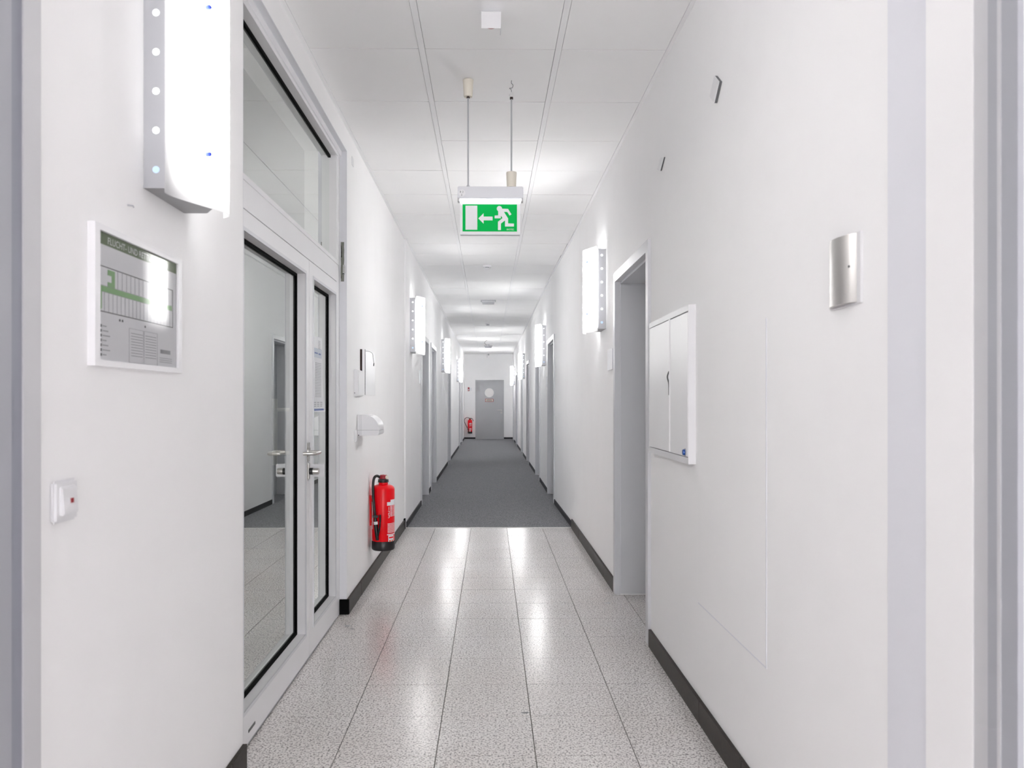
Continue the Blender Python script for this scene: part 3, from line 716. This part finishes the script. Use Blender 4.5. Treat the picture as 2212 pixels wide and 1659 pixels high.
# light switch
t = T('light_switch', 'white rocker switch with red window at the left edge', 'switch', (XL, 1.52, 1.055))
t.part('surround', B().box(XL, XL+.012, 1.480, 1.562, 1.016, 1.098), 'white', bevel=.005)
rk = t.part('rocker', B().prism([(XL+.010, 1.030), (XL+.021, 1.032), (XL+.017, 1.085), (XL+.010, 1.086)], 'y', 1.494, 1.548), 'white', bevel=.002)
t.part('red_window', B().box(XL+.017, XL+.0206, 1.521, 1.530, 1.053, 1.062), 'reddark')
tag(B().tube([(XL, 1.80, 1.705), (XL+.012, 1.802, 1.704), (XL+.013, 1.802, 1.70)], .002, 8).make('wall_hook', 'zinc', smooth=True), 'tiny picture nail in the left wall under the large lamp', 'hook')

# small plate high on the left wall
tag(B().box(XL, XL+.004, 4.72, 4.78, 2.695, 2.745).make('blank_plate', 'white', bevel=.001), 'small blank white plate high on the left wall past the glass door', 'plate')

# torn slot on the reveal of the glass door
YR = GY1-.004
t = T('torn_cable_slot', 'torn open cable slot with loose plastic bits in the frame beside the glass door', 'cable outlet', (-.855, YR, 2.07))
def jag(x0, x1, z0, z1, n, j):
    a = [(x0+random.uniform(-j, j), z0+(z1-z0)*k/n) for k in range(n+1)]; c = [(x1+random.uniform(-j, j), z1-(z1-z0)*k/n) for k in range(n+1)]
    return a+c
t.part('plaster_edge', B().prism(jag(-.870, -.851, 1.958, 2.190, 9, .0015), 'y', YR, YR-.002), 'dirt')
t.part('slot', B().prism(jag(-.8675, -.8635, 2.10, 2.178, 5, .0007), 'y', YR-.001, YR-.0025), 'black')
t.part('slot', B().prism(jag(-.8680, -.8655, 1.975, 2.04, 4, .0006), 'y', YR-.001, YR-.0025), 'black')
t.part('wire', B().tube(bez([(-.866, YR-.003, 2.18), (-.858, YR-.004, 2.12), (-.860, YR-.005, 2.06), (-.867, YR-.004, 2.02), (-.861, YR-.004, 1.965)], 20), .0022, 6), 'dirt')
b = B()
for k in range(7): 
    z = 2.052-.0085*k; b.box(-.857, -.846+random.uniform(-.002, .002), YR-.006, YR, z-.003, z+.003)
t.part('plastic_rib', b, 'clear')
t.part('screw', B().box(-.859, -.849, YR-.008, YR-.001, 2.0, 2.004), 'black')

# wall boxes past the glass door
t = T('terminal_box', 'slim white box on the left wall below the dark cable opening', 'box', (XL, 4.9, 1.37))
t.part('body', B().prism([(XL, 1.278), (XL+.030, 1.290), (XL+.030, 1.440), (XL+.012, 1.452), (XL, 1.452)], 'y', 4.80, 5.0), 'white', bevel=.003)
t.part('screw', B().lathe([(0.0001, 4.797), (.003, 4.797), (.003, 4.80)], (XL+.006, 0, 1.305), 8, 'y'), 'ink')
t = T('open_cable_outlet', 'dark open slot with ragged white edge and thin loose wire on the left wall', 'cable outlet', (XL, 5.1, 1.52))
t.part('dark_slot', B().box(XL-.001, XL+.011, 5.035, 5.055, 1.452, 1.592), 'wood')
t.part('ragged_edge', B().prism([(5.06, 1.45), (5.075, 1.448), (5.088, 1.456), (5.10, 1.452), (5.12, 1.46), (5.125, 1.50), (5.118, 1.54), (5.126, 1.58), (5.115, 1.594), (5.06, 1.594)], 'x', XL, XL+.009), 'paper')
t.part('loose_wire', B().tube(bez([(XL+.004, 5.24, 1.592), (XL+.030, 5.245, 1.589), (XL+.048, 5.25, 1.575), (XL+.053, 5.25, 1.545), (XL+.058, 5.25, 1.505)], 24), .0014, 6), 'black', smooth=True)
t.part('wire_plug', B().tube([(XL+.058, 5.25, 1.512), (XL+.056, 5.25, 1.492)], .0028, 8), 'black')
t = T('cover_panel', 'tall blank white cover panel on the left wall behind the loose wire', 'panel', (XL, 5.45, 1.45))
t.part('panel', B().box(XL, XL+.004, 5.235, 5.68, 1.297, 1.604), 'white', bevel=.001)
t.part('shadow_joint', B().box(XL, XL+.0025, 5.228, 5.236, 1.297, 1.604), 'ink')

# hood-shaped unit
t = T('wall_hood', 'white hood shaped plastic unit on the left wall above the fire extinguisher', 'dispenser', (XL, 5.05, 1.1))
ya, yb = 4.92, 5.16
curve = [(XL+.040+.097*sin(a*pi/2/10), 1.080+.088*cos(a*pi/2/10)) for a in range(11)]
t.part('hood', B().prism([(XL+.002, 1.071), (XL+.002, 1.168)] + curve + [(XL+.137, 1.071)], 'y', ya, yb), 'white', smooth=True)
t.part('base_tray', B().prism([(XL+.004, 1.069), (XL+.139, 1.069), (XL+.139, 1.050), (XL+.132, 1.038), (XL+.010, 1.034), (XL+.004, 1.045)], 'y', ya, yb), 'white')
t.part('seam', B().box(XL+.018, XL+.019, ya-.001, ya, 1.036, 1.167).box(XL+.026, XL+.027, ya-.001, ya, 1.036, 1.167).box(XL+.003, XL+.137, ya-.001, ya, 1.069, 1.071), 'inkl')
t.part('indicator_strip', B().prism([(XL+.072, 1.1635), (XL+.098, 1.150), (XL+.0975, 1.1490), (XL+.0715, 1.1620)], 'y', ya+.06, ya+.18), 'inkl')
t.part('screw', B().lathe([(0.0001, ya-.001), (.004, ya-.001), (.004, ya+.002)], (XL+.010, 0, 1.038), 8, 'y'), 'ink')
t = T('wall_socket', 'small white socket plate low beside the hood shaped unit', 'socket', (XL, 4.8, 1.04))
t.part('plate', B().box(XL, XL+.014, 4.81, 4.86, 1.000, 1.075), 'white', bevel=.004)

# room sign plates
def plate(side, y0, y1, z0, z1, lab):
    x = xwall(side, y0); s = 1 if side == 'l' else -1
    t = T('room_sign', lab, 'sign', (x, y0, z0), 'blank room sign plates')
    t.part('plate', B().box(x, x+s*.010, y0, y1, z0, z1), 'frame2', bevel=.001)
plate('r', 5.13, 5.34, 1.465, 1.605, 'blank grey room sign under the nearest right wall lamp')
plate('l', 9.12, 9.28, 1.46, 1.62, 'blank grey room sign before the first left office doorway')
plate('r', 10.60, 10.76, 1.46, 1.60, 'blank grey room sign past the second right doorway')

# ------------------------------------------------------------------ fire extinguishers
def extinguisher(cx, cyy, z0, lab, face, hose_pts, R=.079, Hb=.46, wallpt=None):
    """face = angle of the label centre (0 = +x, -90deg = towards the viewer)"""
    t = T('fire_extinguisher', lab, 'fire extinguisher', (cx, cyy, z0), 'wall hung fire extinguishers')
    zt = z0 + .05 + .375
    prof = [(0.0001, z0+.02), (R-.004, z0+.02), (R, z0+.03), (R, zt)] + [(R*cos(a)*.62+R*.38, zt+.032*sin(a)) for a in (.4, .8, 1.2, 1.57)] + [(.034, zt+.034), (.031, zt+.05), (0.0001, zt+.05)]
    t.part('cylinder', B().lathe(prof, (cx, cyy, 0), 40), 'red', smooth=True)
    t.part('base_ring', B().lathe([(0.0001, z0), (R*.93, z0), (R*.99, z0+.004), (R*1.03, z0+.012), (R*1.03, z0+.062), (R*1.0, z0+.065), (R*.99, z0+.065)], (cx, cyy, 0), 40), 'blackp', smooth=True)
    t.part('collar', B().lathe([(.037, zt+.047), (.038, zt+.052), (.037, zt+.066), (.030, zt+.072), (0.0001, zt+.072)], (cx, cyy, 0), 28), 'blackp', smooth=True)
    vh = t.part('valve_head', B().lathe([(.030, zt+.068), (.030, zt+.085), (.024, zt+.098), (.0001, zt+.102)], (cx, cyy, 0), 24), 'reddark', smooth=True)
    c, s = cos(face), sin(face)
    t.part('gauge', B().tube([(cx+.026*c, cyy+.026*s, zt+.082), (cx+.036*c, cyy+.036*s, zt+.082)], .013, 16), 'cream', parent=vh)
    hp = bez(hose_pts, 40)
    t.part('hose', B().tube(hp, .0095, 12), 'blackp', smooth=True)
    p, q = Vector(hose_pts[-2]), Vector(hose_pts[-1]); d = (q-p).normalized()
    gun = t.part('nozzle', B().tube([q-d*.02, q+d*.01, q+d*.06, q+d*.13], [.011, .014, .014, .011], 12), 'blackp', smooth=True)
    t.part('nozzle_band', B().tube([q+d*.0, q+d*.02], .0148, 12), 'paper', parent=gun)
    # squeeze lever of the nozzle
    side = Vector((c, s, 0))
    e = [q+d*.13, q+d*.09+side*.012, q+d*.04+side*.030, q-d*.005+side*.040, q-d*.05+side*.045]
    t.part('nozzle_lever', B().tube(bez([tuple(v) for v in e], 16), [.009]*4+[.007]*30 if False else .006, 8), 'blackp', parent=gun, smooth=True)
    t.part('hose_clip', B().box(q.x-.018, q.x+.018, q.y-.014, q.y+.014, q.z+.028, q.z+.044), 'blackp')
    # printed label wrapped round the cylinder
    def patch(a0, a1, za, zb, r):
        n = max(2, int(abs(a1-a0)/.12)); vs = []; fs = []
        for k in range(n+1):
            a = a0+(a1-a0)*k/n; vs += [(cx+r*cos(a), cyy+r*sin(a), za), (cx+r*cos(a), cyy+r*sin(a), zb)]
        fs = [(2*k, 2*k+2, 2*k+3, 2*k+1) for k in range(n)]; return vs, fs
    a0 = face-.62; a1 = face+.62; b = B()
    for za, zb in ((zt-.110, zt-.085), (zt-.315, zt-.308)): b.add(*patch(a0, a1, za, zb, R+.0008))
    b.add(*patch(a0+.35, a1-.1, zt-.085, zt-.070, R+.0008))
    for k in range(9): b.add(*patch(a0+.30, a0+.62, zt-.118-.0085*k, zt-.114-.0085*k, R+.0008)); b.add(*patch(a0+.7, a1-.02, zt-.118-.0085*k, zt-.114-.0085*k, R+.0008))
    for k in range(12): b.add(*patch(a0+.05, a1-.05, zt-.236-.0058*k, zt-.2335-.0058*k, R+.0008))
    lb = t.part('label_print', b, 'paper'); lb['kind'] = 'stuff'
    lq = t.part('inspection_sticker', B().add(*patch(a0+.12, a0+.75, zt-.325, zt-.262-.1+.045, R+.0009)).add(*patch(a0+.12, a0+.75, zt-.375+.0, zt-.325, R+.0009)), 'paper')
    t.part('sticker_mark', B().add(*patch(a0+.20, a0+.36, zt-.366, zt-.350, R+.0016)).add(*patch(a0+.48, a0+.62, zt-.366, zt-.350, R+.0016)), 'orange', parent=lq)
    t.part('sticker_panel', B().add(*patch(a0+.18, a0+.68, zt-.338, zt-.328, R+.0016)), 'red', parent=lq)
    for k, ch in enumerate('123'):
        vs, fs = text2d(ch, .033)
        b = B().add([(cx+(R+.0012)*cos(a0+.06+v[0]*1.1/R), cyy+(R+.0012)*sin(a0+.06+v[0]*1.1/R), zt-.140-.028*k+v[1]) for v in vs], fs)
        t.part('digit', b, 'paper', parent=lb)
    if wallpt:
        (bx0, bx1, by0, by1) = wallpt
        xm = bx0+(bx1-bx0)*.35
        t.part('wall_bracket', B().box(xm, bx1, by0, by1, z0+.19, z0+.205).box(xm, bx1, by0, by1, z0+.345, z0+.36).box(bx0, xm, by0, by1, z0+.17, z0+.38), 'red')
        # instruction tag hanging between cylinder and wall
    return t
ecx, ecy = -.742, 5.46
hose = [(ecx-.018, ecy-.010, .718), (ecx-.042, ecy-.035, .731), (ecx-.058, ecy-.056, .712), (ecx-.062, ecy-.070, .64), (ecx-.052, ecy-.083, .52), (ecx-.045, ecy-.086, .45), (ecx-.042, ecy-.087, .42)]
te = extinguisher(ecx, ecy, .212, 'near red fire extinguisher hanging on the left wall above the stone skirting', radians(-28), hose, wallpt=(XL, ecx-.06, ecy-.02, ecy+.02))
te.part('back_label', B().add([(ecx+.0802*cos(radians(a)), ecy+.0802*sin(radians(a)), z) for a in (178, 190, 202, 214) for z in (.36, .55)], [(0,2,3,1), (2,4,5,3), (4,6,7,5)]), 'paper')
fx, fyy = -.625, YE-.10
hose2 = [(fx-.02, fyy-.02, .705), (fx-.09, fyy-.03, .725), (fx-.165, fyy-.03, .69), (fx-.19, fyy-.03, .60), (fx-.15, fyy-.035, .50), (fx-.105, fyy-.05, .41), (fx-.085, fyy-.065, .37)]
te = extinguisher(fx, fyy, .19, 'far red fire extinguisher on the end wall beside the grey door', radians(-80), hose2, R=.074, wallpt=(fx-.02, fx+.02, YE, YE-.03))
te.part('carry_handle', B().tube(bez([(fx+.02, fyy-.01, .70), (fx+.07, fyy-.01, .69), (fx+.10, fyy-.01, .64), (fx+.115, fyy-.01, .60)], 12), .008, 8), 'blackp', smooth=True)
t = T('fire_sign', 'small red and white fire sign on the end wall above the extinguisher', 'sign', (-.63, YE, 1.67))
t.part('red_plate', B().box(-.70, -.645, YE-.010, YE, 1.61, 1.735), 'reddark'); t.part('white_plate', B().box(-.645, -.565, YE-.008, YE, 1.625, 1.72), 'paper')
t.part('flame_symbol', B().prism([(-.685, 1.63), (-.665, 1.63), (-.658, 1.66), (-.672, 1.70), (-.675, 1.67), (-.688, 1.66)], 'y', YE-.0115, YE-.0095), 'paper')

# ------------------------------------------------------------------ right wall items
# fuse cabinet
t = T('fuse_cabinet', 'white two door fuse cabinet on the right wall beside the near doorway', 'cabinet', (XR, 3.47, 1.32))
ca, cbb, cz0, cz1 = 3.092, 3.85, .999, 1.640; CX = .800
t.part('frame', ring_frame(ca, cbb, cz0, cz1, ca+.004, cbb-.006, cz0+.026, cz1-.024, XR, CX), 'white')
t.part('back_box', B().box(XR, CX+.014, ca+.004, cbb-.006, cz0+.02, cz1-.02), 'black')
dL = t.part('door', B().box(CX+.013, CX+.001, 3.404, cbb-.008, cz0+.029, cz1-.027), 'white2', bevel=.0015)
dR = t.part('door', B().box(CX+.013, CX-.001, ca+.006, 3.396, cz0+.029, cz1-.029), 'white2', bevel=.0015)
t.part('door_lip', B().prism([(CX+.001, 3.402), (CX-.004, 3.406), (CX-.004, 3.415), (CX+.001, 3.420)], 'z', cz0+.03, cz1-.026), 'white2', parent=dL)
lk = t.part('lock', B().lathe([(0.0001, CX-.012), (.011, CX-.012), (.012, CX-.009), (.012, CX-.001)], (0, 3.135, 1.045), 20, 'x'), 'bluelock', parent=dR, smooth=True)
t.part('lock_rim', B().lathe([(.012, CX-.004), (.0155, CX-.004), (.0155, CX-.001)], (0, 3.135, 1.045), 20, 'x'), 'zinc', parent=dR)
t.part('finger_pull', B().tube(bez([(CX-.003, 3.412, 1.385), (CX-.010, 3.414, 1.36), (CX-.004, 3.412, 1.33), (CX-.003, 3.411, 1.28)], 12), .003, 6), 'ink', parent=dL)

# brushed metal cover
t = T('metal_wall_cover', 'curved brushed metal cover on the right wall near the view edge', 'cover', (XR, 1.78, 1.55))
ya, yb, za, zb = 1.705, 1.862, 1.470, 1.630
t.part('back_plate', B().box(XR, XR-.006, ya, yb, za, zb), 'white', bevel=.001)
pts = []
for k in range(15):
    u = k/14; y_ = ya+.018+(yb-.003-ya-.018)*u; pts.append((XR-.006-.020*sin(pi*u)**.8*(1) , y_))
t.part('curved_cover', B().prism([(p[0], p[1]) for p in pts], 'z', za+.004, zb-.001), 'brush', smooth=True)
t.part('screw', B().lathe([(0.0001, XR-.0165), (.003, XR-.0165), (.003, XR-.010)], (0, ya+.036, 1.556), 10, 'x'), 'ink')

# diamond plates left from removed signs
def diamond(yc, zc, ry, rz, tilt, th, lab):
    t = T('diamond_tile', lab, 'tile', (XR, yc, zc), 'small white diamond plates on the right wall')
    pts = [(yc-ry, zc+tilt), (yc-tilt*.3, zc+rz), (yc+ry, zc-tilt*.3), (yc+tilt*.3, zc-rz)]
    t.part('tile_face', B().prism(pts, 'x', XR-th, XR-th-.0015), 'white')
    t.part('shade_core', B().prism([(yc+(a-yc)*.985, zc+(c-zc)*.985) for a, c in pts], 'x', XR, XR-th), 'ink')  # dark colour paints the shaded near edges of the plate
diamond(2.800, 2.384, .060, .050, .004, .010, 'nearer white diamond shaped plate high on the right wall')
diamond(3.70, 2.388, .075, .030, .012, .006, 'farther white diamond shaped plate high on the right wall')
# flush access panel
t = T('access_panel', 'faint painted access panel flush in the right wall under the cabinet', 'panel', (XR, 2.68, .8))
t.part('panel', B().box(XR-.0002, XR-.0015, 2.305, 3.051, .458, 1.50), 'wall')
t.part('panel_edge', B().box(XR-.0002, XR-.0018, 2.299, 2.305, .458, 1.50).box(XR-.0002, XR-.0018, 2.299, 3.051, .453, .458), 'wall2')
# scuff marks on the tiles
for x, y, r_ in ((-.79, 4.33, .014), (-.755, 4.27, .010), (.735, 4.80, .016), (.80, 3.55, .007), (.145, 3.11, .012), (-1.0, 0, 0)):
    if r_: fl.part('scuff_mark', B().prism([(x+r_*cos(a*pi/5)*(1.3+.5*cos(a*2.3)), y+r_*.6*sin(a*pi/5)*(1+.4*sin(a*1.7))) for a in range(10)], 'z', .0004, .0007), 'inkl' if r_ > .012 else 'ink')
